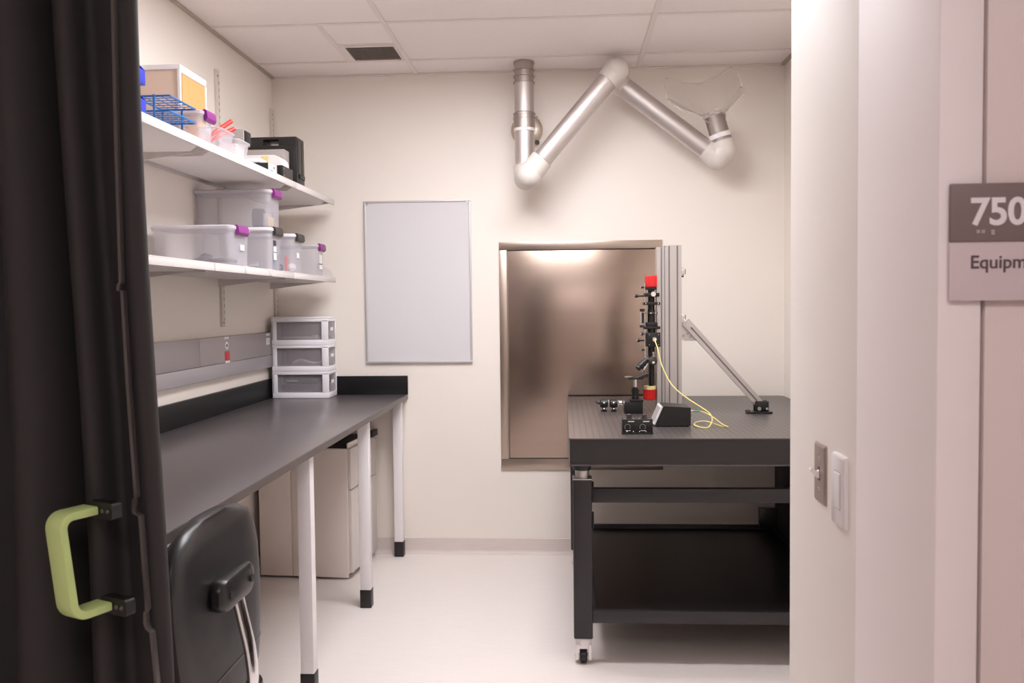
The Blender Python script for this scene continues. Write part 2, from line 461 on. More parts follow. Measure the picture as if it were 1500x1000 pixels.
# ------------------------------------------------------------------ optical table
TX0, TX1, TY0, TY1, TZ = .018, 1.205, 3.297, 4.812, .90
t = thing('optical_table', (.61, 4.05, 0), 'black honeycomb optical table on a steel frame with casters', 'table')
sl = MB()
ch = .02
poly = [(TX0+.006, TY0), (TX1, TY0), (TX1, TY1-ch), (TX1-ch, TY1), (TX0+.006, TY1), (TX0, TY1-.006), (TX0, TY0+.006)]
sl.rings([[(x, y, z) for x, y in poly] for z in (TZ-.004, TZ)])
top = sl.done('breadboard_top', 'opt_black', t)
MB().rings([[(x, y, z) for x, y in [(TX0+.004, TY0+.003), (TX1-.002, TY0+.003), (TX1-.002, TY1-ch), (TX1-ch, TY1-.002), (TX0+.004, TY1-.002)]] for z in (TZ-.102, TZ-.004)]).done('slab_side', 'opt_side', t)
MB().rings([[(x, y, z) for x, y in poly] for z in (TZ-.107, TZ-.102)]).done('bottom_skin', 'opt_edge', t)
hb = MB()
for i in range(47):
    for j in range(59):
        x = TX0+.022+i*.025; y = TY0+.03+j*.025
        vsx = [hb.bm.verts.new((x+.0032*math.cos(k*math.pi/3), y+.0032*math.sin(k*math.pi/3), TZ+.0002)) for k in range(6)]
        hb.bm.faces.new(vsx)
ho = hb.done('threaded_holes', 'dark_gap', top, flat=True); ho['kind'] = 'stuff'
LX = ((TX0+.014, TX0+.088), (TX1-.088, TX1-.014)); LY = ((3.325, 3.40), (4.55, 4.625))
for i, (x0, x1) in enumerate(LX):
    for j, (y0, y1) in enumerate(LY):
        lg = box('leg', 'opt_side', t, x0, x1, y0, y1, .105, .733, .006)
        xc, yc = (x0+x1)/2, (y0+y1)/2
        MB().box(x0-.001, x1+.001, y0-.001, y1+.001, .733, .737, .001).done('leg_cap', 'alu', lg)
        MB().stack((xc, yc, .737), (0, 0, 1), [(0, .025), (.012, .027), (.03, .027), (.031, .024)]).done('leveling_mount', 'alu', lg)
        MB().stack((xc, yc, .768), (0, 0, 1), [(0, .034), (.004, .036), (.025, .036)]).done('rubber_pad', 'black', lg)
        ca = MB()
        ca.stack((xc, yc, .072), (0, 0, 1), [(0, .03), (.02, .033), (.033, .028)])
        ca.box(xc-.031, xc-.019, yc-.03, yc+.035, .018, .082, .004).box(xc+.019, xc+.031, yc-.03, yc+.035, .018, .082, .004).box(xc-.031, xc+.031, yc-.028, yc+.03, .062, .08, .005)
        cs = ca.done('caster_fork', 'white', lg)
        MB().stack((xc-.014, yc, .030), (1, 0, 0), [(0, .024), (.004, .03), (.024, .03), (.028, .024)]).done('caster_wheel', 'black', lg)
        MB().cyl((xc-.034, yc, .03), (xc+.034, yc, .03), .007, seg=10).done('axle', 'alu', lg)
for y0 in (3.345, 4.57): box('crossbar', 'opt_side', t, LX[0][1], LX[1][0], y0, y0+.035, .640, .695, .003)
for x0 in (LX[0][0]+.02, LX[1][0]+.02): box('side_bar', 'opt_side', t, x0, x0+.035, LY[0][1], LY[1][0], .640, .695, .003)
box('shelf_plate', 'satin_black', t, LX[0][1]-.002, LX[1][0]+.002, 3.335, 4.60, .208, .214)
box('shelf_front_rail', 'opt_side', t, LX[0][1], LX[1][0], 3.330, 3.352, .168, .2185, .003)
box('shelf_back_rail', 'opt_side', t, LX[0][1], LX[1][0], 4.585, 4.61, .168, .235, .003)
for x0 in (LX[0][1]+.001, LX[1][0]-.02): box('shelf_side_rail', 'opt_side', t, x0, x0+.019, 3.352, 4.585, .168, .2185, .002)
for z0 in (.585, .705): box('bolt_bracket', 'black', t, LX[0][1], LX[0][1]+.008, 3.35, 3.385, z0-.05, z0+.012, .003)
for z0 in (.66, .675): MB().cyl((LX[0][1]+.002, 3.368, z0), (LX[0][1]+.012, 3.368, z0), .007, seg=10).done('bolt', 'black', t)
box('gusset_plate', 'satin_black', t, 1.02, LX[1][0], 4.545, 4.575, .235, .335, .002)

# ------------------------------------------------------------------ post with brace
PY = 4.062
t = thing('aluminium_post', (.51, PY+.04, TZ), 'tall slotted aluminium post standing on the optical table', 'post')
def slotted(w, d, slots):
    pts = [(-w/2, -d/2)]
    for c in slots: pts += [(c-.0035, -d/2), (c-.0035, -d/2+.006), (c+.0035, -d/2+.006), (c+.0035, -d/2)]
    pts += [(w/2, -d/2), (w/2, d/2), (-w/2, d/2)]
    return pts
colm = MB().prism(slotted(.076, .08, (-.019, .019)), (.5145, PY+.04, TZ+.0003), (.5145, PY+.04, 1.682), (1, 0, 0), (0, 1, 0)).done('column', 'alu', t)
for dx in (-.019, .019): box('slot', 'alu_slot', colm, .5145+dx-.003, .5145+dx+.003, PY+.0055, PY+.0065, TZ+.002, 1.681)
rl = MB().prism(slotted(.036, .06, (.004,)), (.4575, PY+.045, TZ+.0003), (.4575, PY+.045, 1.678), (1, 0, 0), (0, 1, 0)).done('rail', 'alu', t)
box('slot', 'alu_slot', rl, .4585, .4645, PY+.0205, PY+.0215, TZ+.002, 1.677)
box('end_cap', 'alu', t, .4765, .5525, PY+.001, PY+.08, 1.682, 1.685, .001)
for z0 in (1.562, 1.348):
    cl_ = MB().box(.5525, .560, PY+.01, PY+.04, z0-.020, z0+.020, .002).box(.559, .571, PY+.015, PY+.035, z0-.015, z0+.017, .003).done('clamp', 'chrome', t)
    box('clamp_window', 'case_side', cl_, .5705, .574, PY+.018, PY+.032, z0-.011, z0+.011)
    MB().cyl((.560, PY+.025, z0-.026), (.560, PY+.025, z0-.015), .0055, seg=10).done('screw', 'black', cl_)
poly = [(0, .052), (.008, .052), (.075, -.042), (.075, -.054), (.012, -.054), (.012, -.049), (0, -.049)]
hb_ = MB().prism(poly, (.5525, PY+.012, 1.292), (.5525, PY+.019, 1.292), (1, 0, 0), (0, 0, 1)).done('hinge_bracket', 'alu', t)
for u, v in ((.010, .027), (.010, -.03), (.042, -.034), (.028, -.02)): MB().cyl((.5525+u, PY+.007, 1.292+v), (.5525+u, PY+.0125, 1.292+v), .0065, seg=12).done('screw', 'galv', hb_)
S0, S1 = Vector((.585, PY+.005, 1.312)), Vector((.925, PY+.005, .926))
dv = (S1-S0).normalized(); sa = dv.cross(Vector((0, 1, 0))).normalized(); sb = Vector((0, 1, 0))
strut = MB().prism(slotted(.040, .022, (0,)), S0-dv*.02, S1, sa, sb).done('brace', 'alu', t)
MB().prism([(-.003, -.0052), (.003, -.0052), (.003, -.0045), (-.003, -.0045)], S0, S1, sa, sb).done('slot', 'alu_slot', strut)
MB().cyl(S0-sb*.016, S0+sb*.012, .014, seg=18).done('pivot', 'alu', strut)
ft = MB().box(.862, .962, PY-.042, PY+.05, TZ+.0003, TZ+.009, .002).done('brace_foot', 'black', t)
box('foot_clevis', 'black', ft, .888, .950, PY-.020, PY-.008, TZ+.009, TZ+.056, .003)
box('foot_clevis', 'black', ft, .888, .950, PY+.018, PY+.030, TZ+.009, TZ+.056, .003)
for x, r in ((.905, .009), (.940, .006)): MB().cyl((x, PY-.026, TZ+.022), (x, PY-.020, TZ+.022), r, seg=12).done('screw', 'chrome', ft)
box('foot_tab', 'case_side', ft, .845, .862, PY-.03, PY, TZ+.0003, TZ+.016, .002)

# ------------------------------------------------------------------ microscope on the post
def mx(u): return .3885+(u-947)*.00315
def mz(v): return 1.5463-(v-403)*.003187
MY = 4.10
t = thing('microscope', (mx(955), MY, mz(584)), 'upright black tube microscope with red camera clamped to the aluminium post', 'microscope')
xc = mx(955.5)
box('camera_body', 'red', t, mx(947), mx(963), MY-.03, MY+.03, mz(420), mz(403), .004)
for k in range(5): box('camera_fin', 'red', t, mx(948.6)+k*.0105, mx(950)+k*.0105, MY-.0325, MY-.029, mz(419), mz(404))
box('camera_mount', 'black', t, mx(947.5), mx(963), MY-.028, MY+.028, mz(424), mz(420), .002)
MB().stack((xc, MY, mz(567)), (0, 0, 1), [(0, .013), (.14, .013), (.142, .016), (.20, .016), (.201, .019), (.30, .019), (.301, .017), (.36, .017), (.361, .0155), (.49, .0155)]).done('tube', 'black', t)
for i, (v, u0, u1, h) in enumerate(((431.5, 944.5, 967, 5.5), (444.5, 943.5, 968, 4), (458.5, 951, 964, 3), (475, 948, 964, 6), (480, 944, 968, 4))):
    pl = box('cage_plate', 'black' if i != 2 else 'case_side', t, mx(u0), mx(u1), MY-.032, MY+.032, mz(v+h/2), mz(v-h/2), .002)
    if i in (1, 2):
        for u in (u0+3, u1-3): MB().cyl((mx(u), MY-.034, mz(v)), (mx(u), MY-.031, mz(v)), .0028, seg=10).done('screw', 'chrome', pl)
blk = box('beam_splitter_block', 'black', t, mx(948), mx(968), MY-.036, MY+.03, mz(508), mz(487), .003)
MB().stack((mx(958.5), MY-.036, mz(497)), (0, -1, 0), [(0, .011), (.008, .011), (.009, .008), (.022, .008)]).done('fiber_port', 'chrome', blk)
for u in (951.5, 965): MB().cyl((mx(u), MY-.0375, mz(490)), (mx(u), MY-.0355, mz(490)), .002, seg=8).cyl((mx(u), MY-.0375, mz(505)), (mx(u), MY-.0355, mz(505)), .002, seg=8).done('screw', 'alu', blk)
for u, y in ((945.5, -.022), (947.5, .02), (963.8, -.022), (964.6, .02)): MB().cyl((mx(u), MY+y, mz(544 if u < 950 else 484)), (mx(u), MY+y, mz(414 if u < 950 else 440)), .003, seg=10).done('cage_rod', 'chrome', t)
MB().cyl((mx(957.5), MY-.045, mz(430.5)), (mx(957.5), MY-.03, mz(430.5)), .0115, seg=18).done('side_lens', 'chrome', t)
def knob(v, u0, u1, r=.008):
    k_ = MB().stack((mx(u1), MY-.02, mz(v)), (-1, 0, 0), [(0, .004), (mx(u1)-mx((u0*2+u1)/3), .004), (mx(u1)-mx((u0*2+u1)/3)+.001, r), (mx(u1)-mx(u0), r)], 16).done('adjust_knob', 'black', t)
    MB().cyl((mx(u0)-.003, MY-.02, mz(v)), (mx(u0)+.0005, MY-.02, mz(v)), r*.7, seg=14).done('knob_tip', 'chrome', k_)
knob(433, 931, 945); knob(420.5, 940, 948, .005); knob(498.5, 934, 947, .008); knob(512.5, 940, 947, .005); knob(489, 940, 947, .009)
ax = MB().box(mx(938), mx(944.5), MY-.03, MY+.005, mz(456), mz(452), .001).box(mx(938), mx(944.5), MY-.03, MY+.005, mz(479.5), mz(476), .001).done('stage_arm', 'black', t)
MB().cyl((mx(939.5), MY-.02, mz(476)), (mx(939.5), MY-.02, mz(456)), .0032, seg=10).done('lead_screw', 'chrome', ax)
box('stage_slide', 'black', t, mx(941.5), mx(944), MY-.02, MY+.02, mz(473), mz(458))
for v in (447.5, 478, 508): MB().box(mx(964), mx(971), MY-.012, MY+.012, mz(v+2), mz(v-2), .002).done('rail_clamp', 'black', t)
ap = Vector((mx(948), MY-.03, mz(527))); ad = Vector((-.62, -.30, -.55)).normalized()
MB().stack(ap, ad, [(0, .012), (.02, .012), (.021, .0165), (.05, .0165), (.052, .013), (.064, .013)]).done('angled_eyepiece', 'black', t)
ob = Vector((mx(947), MY-.03, mz(533))); od = Vector((-.42, -.25, -.87)).normalized()
ob_ = MB().stack(ob, od, [(0, .010), (.03, .010), (.035, .008), (.045, .004)]).done('objective', 'chrome', t)
wh = MB().stack((mx(957), MY-.012, mz(529)), (0, -1, 0), [(0, .021), (.012, .021), (.014, .018)]).done('focus_wheel', 'case_side', t)
MB().stack((mx(957.5), MY-.026, mz(531)), (0, -1, 0), [(0, .006), (.01, .006)]).done('wheel_hub', 'chrome', wh)
MB().stack((mx(958), MY-.01, mz(524)), (0, 0, 1), [(0, .008), (.008, .008), (.009, .006), (.018, .006), (.019, .008), (.026, .008)]).done('coupler', 'alu', t)
MB().stack((mx(953), MY, mz(571.5)), (0, 0, 1), [(0, .029), (.012, .029), (.016, .0285)]).done('cream_ring', 'cream_band', t)
mb = MB(); rg = []
for z, r in ((mz(587), .026), (mz(586), .029), (mz(571.5), .0295)):
    rg.append([(mx(953)+(r+(.0012 if k % 2 else -.0012))*math.cos(2*math.pi*k/40), MY+(r+(.0012 if k % 2 else -.0012))*math.sin(2*math.pi*k/40), z) for k in range(40)])
mb.rings(rg).done('red_cap', 'red_cap', t)

# ------------------------------------------------------------------ sample stage, mounts, boxes on the table
t = thing('sample_stage', (.334, 4.075, TZ), 'small dark stage plate on a chrome pillar over a black block', 'stage')
box('base_block', 'black', t, .284, .369, 4.036, 4.11, TZ+.0003, TZ+.058, .003)
box('top_plate', 'black', t, .308, .371, 4.03, 4.116, TZ+.058, TZ+.066, .002)
MB().stack((.336, 4.073, TZ+.066), (0, 0, 1), [(0, .018), (.012, .018), (.013, .016), (.035, .016), (.036, .019), (.047, .019), (.048, .013), (.056, .013)]).done('post_holder', 'black', t)
MB().cyl((.336, 4.073, TZ+.12), (.336, 4.073, TZ+.163), .0085).done('pillar', 'chrome', t)
MB().box(.300, .372, 4.045, 4.10, TZ+.160, TZ+.168, .003).done('stage_plate', 'black', t)
MB().stack((.305, 4.065, TZ+.168), (0, 0, 1), [(0, .018), (.004, .02), (.006, .016)]).done('sample_dish', 'galv', t)
MB().prism([(0, 0), (.045, .018), (.058, .016), (.058, .004), (.02, -.004)], (.343, 4.045, TZ+.168), (.343, 4.082, TZ+.168), (1, 0, 0), (0, 0, 1)).done('sample_clip', 'satin_black', t)

for k, (x, lab) in enumerate(((.192, 'small black optic mount with chrome screws, outermost one on the table'), (.238, 'small black optic mount with chrome screws beside the stage block'))):
    t = thing('optic_mount', (x, 4.135, TZ), lab, 'optic mount', 'optic mounts lying on the optical table')
    box('base', 'black', t, x-.014, x+.014, 4.12, 4.15, TZ+.0003, TZ+.008, .002)
    MB().cyl((x, 4.135, TZ+.008), (x, 4.135, TZ+.02), .007, seg=12).done('post', 'black', t)
    MB().stack((x-.018, 4.135, TZ+.038), (1, 0, 0), [(0, .016), (.004, .02), (.032, .02), (.036, .016)]).done('barrel', 'black', t)
    MB().sphere((x, 4.114, TZ+.042), .006, 12).sphere((x, 4.118, TZ+.014), .005, 10).done('screw', 'chrome', t)
    box('front_flange', 'alu', t, x+.018 if k == 0 else x+.018, x+.026, 4.125, 4.145, TZ+.024, TZ+.054, .002)
    if k == 0: MB().stack((x-.018, 4.135, TZ+.042), (-1, 0, .2), [(0, .010), (.012, .009), (.02, .004)]).done('nose', 'case_side', t)
    else: MB().stack((x+.026, 4.135, TZ+.04), (1, 0, 0), [(0, .013), (.015, .013)]).done('nose', 'chrome', t)

t = thing('knob_controller', (.289, 3.43, TZ), 'small black control box with two knobs at the front of the table', 'control box')
box('body', 'black', t, .230, .349, 3.400, 3.455, TZ+.006, TZ+.058, .0015)
box('base_flange', 'black_soft', t, .228, .351, 3.398, 3.460, TZ+.0003, TZ+.006, .001)
box('top_panel', 'case_side', t, .231, .348, 3.401, 3.454, TZ+.058, TZ+.0595)
for x in (.258, .317):
    kn = MB().stack((x, 3.418, TZ+.0595), (0, 0, 1), [(0, .0105), (.017, .010), (.019, .008)], 20).done('knob', 'case_side', t)
    d_ = MB()
    for k in range(10):
        a = math.radians(-30+k*26.6); d_.box(x-.008+.011*math.cos(a)-.0008, x-.008+.011*math.cos(a)+.0008, 3.3990, 3.4002, TZ+.029+.011*math.sin(a)-.0008, TZ+.029+.011*math.sin(a)+.0008)
    d_.done('dial_ticks', 'paper', t, flat=True)
    box('caption', 'paper', t, x-.006, x+.018, 3.3992, 3.4002, TZ+.049, TZ+.0525)
    box('caption', 'paper', t, x-.016, x+.004, 3.3992, 3.4002, TZ+.0135, TZ+.0155)
for x in (.248, .273, .297, .322): MB().sphere((x, 3.3995, TZ+.0105), .003, 10).done('screw', 'chrome', t)
for x in (.238, .275, .297, .338): MB().cyl((x, 3.415, TZ+.0595), (x, 3.415, TZ+.0605), .004, seg=10).done('screw', 'alu', t)

t = thing('display_box', (.455, 3.68, TZ), 'black instrument box with slanted front panel beside the post', 'instrument')
poly = [(.378, .004), (.527, .004), (.527, .080), (.418, .086), (.413, .083)]
MB().prism([(x-.45, z) for x, z in poly], (.45, 3.605, TZ), (.45, 3.745, TZ), (1, 0, 0), (0, 0, 1)).done('body', 'black', t)
sd = Vector((.035, 0, .079)).normalized(); sn = Vector((-.079, 0, .035)).normalized()
q0 = Vector((.378, 3.61, TZ+.004))
MB().prism([(.004, 0), (.086, 0), (.086, .007), (.004, .007)], q0, q0+Vector((0, .13, 0)), sd, sn).done('screen_frame', 'white', t)
MB().prism([(.012, .007), (.078, .007), (.078, .008), (.012, .008)], q0+Vector((0, .01, 0)), q0+Vector((0, .12, 0)), sd, sn).done('screen', 'grey_box', t)
for x in (.39, .515):
    for y in (3.615, 3.735): MB().cyl((x, y, TZ+.0002), (x, y, TZ+.004), .006, seg=10).done('rubber_foot', 'black_soft', t)
MB().cyl((.527, 3.64, TZ+.062), (.536, 3.64, TZ+.062), .005, seg=10).done('socket', 'alu', t)
MB().cyl((.527, 3.64, TZ+.042), (.533, 3.64, TZ+.042), .004, seg=10).done('socket', 'black_soft', t)

t = thing('fiber_cable', (.60, 3.65, TZ), 'thin yellow optical fibre running from the microscope to the black box', 'cable')
pts = smooth_path([(mx(958.5), MY-.058, mz(497)), (.436, 4.00, 1.20), (.450, 3.97, 1.13), (.485, 3.90, 1.05), (.538, 3.82, 1.0), (.592, 3.75, .965), (.618, 3.68, .945), (.617, 3.62, .925), (.590, 3.555, .9045), (.560, 3.57, .9035), (.541, 3.60, .909), (.560, 3.66, .912), (.60, 3.66, .915), (.645, 3.60, .906), (.672, 3.575, .9045)], 8)
MB().tube(pts, .0025, 8).done('fiber', 'yellow', t)
MB().tube(smooth_path([(.536, 3.64, TZ+.062), (.560, 3.64, TZ+.061), (.592, 3.635, TZ+.055), (.625, 3.61, TZ+.035), (.655, 3.585, TZ+.012), (.674, 3.572, TZ+.0045)], 8), .0023, 8).done('fiber_loop', 'yellow', t)
MB().cyl((.536, 3.64, TZ+.062), (.549, 3.64, TZ+.062), .0032, seg=10).done('plug', 'chrome', t)
MB().cyl((.549, 3.64, TZ+.062), (.570, 3.639, TZ+.060), .0036, seg=10).done('plug_boot', 'green', t)

# ------------------------------------------------------------------ fume extraction arm
t = thing('extraction_arm', (-.197, 4.66, C), 'jointed aluminium fume extraction arm hanging from the ceiling', 'extraction arm')
DX, DY = -.199, 4.668
MB().stack((DX, DY, 2.60), (0, 0, 1), [(0, .053), (.0, .058), (.005, .058), (.0055, .052), (.032, .052), (.0325, .058), (.0375, .058), (.038, .052), (.066, .052), (.0665, .058), (.0715, .058), (.072, .052), (.10, .052), (.1005, .056), (.1105, .056)]).done('ceiling_duct', 'galv', t)
MB().stack((DX, DY, 2.445), (0, 0, 1), [(0, .052), (.155, .052), (.156, .053), (.16, .053)]).done('upper_tube', 'arm_alu', t)
cl_ = MB().stack((DX, DY, 2.360), (0, 0, 1), [(0, .058), (.05, .0585), (.051, .061), (.058, .061), (.059, .058), (.07, .058), (.071, .0605), (.08, .0605), (.083, .053)]).done('swivel_collar', 'galv', t)
MB().cyl((DX+.055, DY-.03, 2.415), (DX+.073, DY-.036, 2.415), .004, seg=8).sphere((DX+.075, DY-.036, 2.415), .0065, 10).done('thumb_screw', 'chrome', cl_)
MB().stack((DX, DY, 2.345), (0, 0, 1), [(0, .057), (.015, .0575)]).done('white_band', 'white', t)
MB().cyl((DX, DY, 2.16), (DX, DY, 2.346), .0535, seg=32).done('lower_tube', 'arm_alu', t)
fl = MB().stack((-.193, D-.001, 2.385), (0, -1, 0), [(0, .088), (.010, .088), (.012, .085)]).done('wall_flange', 'steel_frame', t)
MB().cyl((-.193, D-.012, 2.385), (-.193, DY+.05, 2.385), .03, seg=18).done('wall_stub', 'steel_frame', t)
MB().cyl((-.135, D-.03, 2.315), (-.135, D-.012, 2.315), .012, seg=14).done('bolt', 'case_side', fl)
E0 = Vector((DX+.004, DY, 2.095)); E1 = Vector((-.172, 4.545, 2.095)); K1 = Vector((.285, 4.545, 2.625))
def bend(name, a, b, r, extra=()):
    m = MB().cyl(a, b, r, seg=28)
    return m
MB().cyl((DX, DY, 2.165), E0, .060, seg=28).sphere(E0, .063, 28).done('elbow_back', 'arm_plastic', t)
d1 = (K1-E1).normalized()
MB().sphere(E1, .068, 32).cyl(E1, E1+d1*.105, .062, .060, 32).cyl(E0, E1, .063, seg=28).done('elbow', 'arm_plastic', t)
MB().stack(E1+d1*.104, d1, [(0, .057), (.003, .0585), (.006, .0525), ((K1-E1).length-.165, .0525)], 32).done('arm_tube', 'arm_alu', t)
K2 = Vector((.287, 4.664, 2.60)); E2 = Vector((.822, 4.664, 2.185))
MB().sphere(K1, .066, 32).cyl(K1, K1-d1*.072, .0615, .059, 32).done('elbow', 'arm_plastic', t)
d2 = (E2-K2).normalized()
MB().cyl(K1+Vector((0, .03, 0)), K2, .058, seg=28).sphere(K2, .060, 28).cyl(K2, K2+d2*.06, .058, .056, 28).done('elbow_back', 'arm_plastic', t)
L2 = (E2-K2).length
MB().stack(K2+d2*.058, d2, [(0, .052), (L2-.058-.075, .052), (L2-.058-.074, .055), (L2-.058-.07, .055)], 32).done('arm_tube', 'arm_alu', t)
hd = Vector((-.30, -.04, 1)).normalized()
E3 = E2+Vector((.035, -.018, .035))
MB().cyl(E2-d2*.076, E2, .058, .064, 30).sphere(E2, .066, 30).sphere(E3, .061, 28).cyl(E2, E3, .0635, .061, 28).cyl(E3, E3+hd*.05, .060, .058, 28).done('elbow', 'arm_plastic', t)
MB().cyl(E3+hd*.05, E3+hd*.066, .056, seg=28).done('steel_band', 'galv', t)
bd = MB().cyl(E3+hd*.066, E3+hd*.090, .0595, seg=28).done('white_band', 'white', t)
MB().cyl(E3+hd*.090, E3+hd*.185, .052, seg=32).done('nozzle_tube', 'galv', t)
# clear hood: round neck lofted into a curved rectangular mouth
mb = MB(); rg = []; nk = 48
n0_ = E3+hd*.175; mouth_c = n0_+Vector((-.064, -.05, .112))
up = Vector((-.12, -.66, .74)).normalized(); wx = Vector((1, .0, .11)); wx = (wx-up*wx.dot(up)).normalized(); wy = up.cross(wx)
ha, hb2 = frame(hd)
def mouth(k, s, lift):
    a = 2*math.pi*k/nk; cx_, cy_ = math.cos(a), math.sin(a)
    m_ = max(abs(cx_), abs(cy_)); q = 1/m_
    sx, sy = cx_*q, cy_*q
    rad = 1-.10*(min(abs(sx), abs(sy))**6)
    lx = .192*s*sx*rad; ly = .165*s*sy*rad
    sad = .045*(sx*sx*abs(sy)**.5)-.028*(1-abs(sx))*abs(sy)
    return mouth_c+wx*lx+wy*ly+up*(lift+sad)
def neck(k, r, tt):
    a = 2*math.pi*k/nk
    return n0_+hd*tt+(wx*math.cos(a)+wy*math.sin(a))*r
for tt, r in ((-.012, .055), (.0, .055), (.002, .058), (.008, .058), (.010, .055), (.018, .055)): rg.append([neck(k, r, tt) for k in range(nk)])
for w in (.12, .3, .5, .7, .88, 1.0):
    e = w*w*(3-2*w)
    rg.append([neck(k, .056, .02+.01*w).lerp(mouth(k, .93, 0), .55*w+.45*e) for k in range(nk)])
rg.append([mouth(k, .955, .004) for k in range(nk)]); rg.append([mouth(k, 1.0, .002) for k in range(nk)]); rg.append([mouth(k, 1.0, .008) for k in range(nk)])
mb.rings(rg, False, False).done('clear_hood', 'clear_plastic', t, solid=.002)
MB().tube([mouth(k % nk, 1.0, .005) for k in range(nk+1)], .0035, 8).done('hood_rim', 'hood_rim', t)
MB().tube([neck(k % nk, .0575, .005) for k in range(nk+1)], .0035, 8).done('hood_collar', 'hood_rim', t)
for k in (6, 19): MB().sphere(neck(k, .0575, .012), .005, 8).done('hood_screw', 'case_side', bd)

# ------------------------------------------------------------------ wall shelves
SX = -1.26
for x0, (y, z0, z1) in zip((0, 1), ((4.047, 1.325, 2.545), (4.815, 1.352, 2.53))):
    t = thing('shelf_standard', (L, y, z0), ('pale slotted metal shelf track on the left wall beside the red outlet' if y < 4.5 else 'pale slotted metal shelf track in the corner above the drawer tower'), 'shelf track', 'wall tracks carrying the shelves')
    box('channel', 'standard', t, L, L+.014, y-.016, y+.016, z0, z1, .002)
    mb = MB(); n = int((z1-z0-.04)/.032)
    for k in range(n): mb.box(L+.0138, L+.0146, y+.004, y+.008, z0+.03+k*.032, z0+.045+k*.032)
    mb.done('slots', 'slot_dark', t, flat=True)
    for z in (z0+.02, z1-.03): MB().cyl((L+.014, y-.006, z), (L+.016, y-.006, z), .004, seg=10).done('screw', 'slot_dark', t)
def shelf(z, ends, label, bk):
    t = thing('wall_shelf', (L, 3.6, z-.03), label, 'shelf')
    for y0, y1 in zip(ends, ends[1:]):
        s_ = MB().box(L+.016, SX, y0+.0015, y1-.0015, z-.006, z, .0015).box(SX-.010, SX, y0+.0015, y1-.0015, z-.030, z-.005, .002).box(L+.016, L+.024, y0+.0015, y1-.0015, z-.028, z-.005).done('shelf_board', 'shelf_white', t)
        prof = [(-.16, 0), (.155, 0), (.115, -.026), (-.12, -.026)]
        MB().rings([[(-1.44+u*sc, y, z-.006+v) for u, v in prof] for y, sc in ((y0+.05, 1), (y0+.10, 1), (y1-.10, 1), (y1-.05, 1))]).done('stiffener', 'shelf_white', s_)
    for y in ends[1:]:
        yy = min(y, ends[-1]-.03)
        MB().prism([(0, -.006), (.355, -.006), (.355, -.022), (.02, -.062), (0, -.062)], (L+.014, yy-.003, z), (L+.014, yy+.003, z), (1, 0, 0), (0, 0, 1)).done('bracket', 'shelf_white', t)
    return t
sh1 = shelf(2.008, (1.78, 2.15, 3.08, 4.06, 4.737), 'upper white metal wall shelf with the black case and blue rack', True)
sh2 = shelf(1.580, (1.78, 2.15, 3.067, 3.99, 4.737), 'lower white metal wall shelf with the row of latch bins', True)
# small shelf clips on the lower front edge
for y0, y1 in ((3.635, 3.675), (3.36, 3.395)): box('edge_clip', 'shelf_white', sh2, SX-.002, SX+.003, y0, y1, 1.553, 1.5815, .001)
mb = MB(); q = [(0, 0)]+[(.10*math.cos(a), .066*math.sin(a)) for a in [math.pi/2*k/10 for k in range(11)]]
t = thing('bookend', (-1.36, 4.69, 1.580), 'white rounded bookend plate at the far end of the lower shelf', 'bookend')
mb.prism(q, (-1.364, 4.690, 1.5805), (-1.364, 4.694, 1.5805), (1, 0, 0), (0, 0, 1)).done('plate', 'shelf_white', t)
box('tongue', 'shelf_white', t, -1.36, -1.275, 4.62, 4.690, 1.5802, 1.5815)

# ------------------------------------------------------------------ latch bins
def bin_(name, label, x0, x1, y0, y1, z0, z1, latch, lid, group, lab=None, body='bin'):
    cx, cy, hx, hy = (x0+x1)/2, (y0+y1)/2, (x1-x0)/2, (y1-y0)/2
    t = thing(name, (cx, cy, z0), label, 'storage bin', group)
    H = z1-z0; tp = .010
    rg = [[(x, y, z0+.0005) for x, y in rrect(cx, cy, hx-tp-.006, hy-tp-.006, .018)], [(x, y, z0+.006) for x, y in rrect(cx, cy, hx-tp, hy-tp, .022)],
          [(x, y, z1-.022) for x, y in rrect(cx, cy, hx-.006, hy-.006, .024)], [(x, y, z1-.021) for x, y in rrect(cx, cy, hx-.001, hy-.001, .026)], [(x, y, z1-.012) for x, y in rrect(cx, cy, hx-.001, hy-.001, .026)]]
    MB().rings(rg, True, False).done('body', body, t, solid=.0018)
    MB().rings([[(x, y, z) for x, y in rrect(cx, cy, hx+e, hy+e, .026)] for z, e in ((z1-.014, .0005), (z1-.005, .001), (z1, -.004), (z1+.0005, -.02))]).done('lid', lid, t)
    for sgn in (1,):
        xe = x1 if sgn > 0 else x0
        w = min(.055, hy*.62)
        if latch == 'purple' or latch == 'dark_latch':
            poly = [(-.006, .003), (.004, .004), (.010, -.004), (.012, -.026), (.004, -.036), (-.002, -.036)]
            MB().prism([(sgn*u, v) for u, v in poly], (xe, cy-w, z1), (xe, cy+w, z1), (1, 0, 0), (0, 0, 1)).done('latch', latch, t)
    if lab:
        for (dy, zc, w, h, mt) in lab: box('sticker', mt, t, x1-.0065, x1-.0042, cy+dy-w/2, cy+dy+w/2, z0+zc-h/2, z0+zc+h/2)
    return t
G = 'clear latch bins on the wall shelves'
bin_('latch_bin', 'long clear bin with purple latch on the lower shelf nearest the curtain', -1.600, -1.275, 3.262, 3.482, 1.580, 1.737, 'purple', 'bin_lid', G, [(.02, .075, .04, .022, 'paper')])
bin_('latch_bin', 'clear bin with white lid and black latch, tan sticker, under the stacked bin', -1.600, -1.275, 3.722, 3.888, 1.580, 1.768, 'dark_latch', 'lid_white', G, [(-.02, .062, .034, .03, 'paper'), (-.02, .095, .034, .022, 'paper'), (-.02, .122, .03, .022, 'dark_latch')])
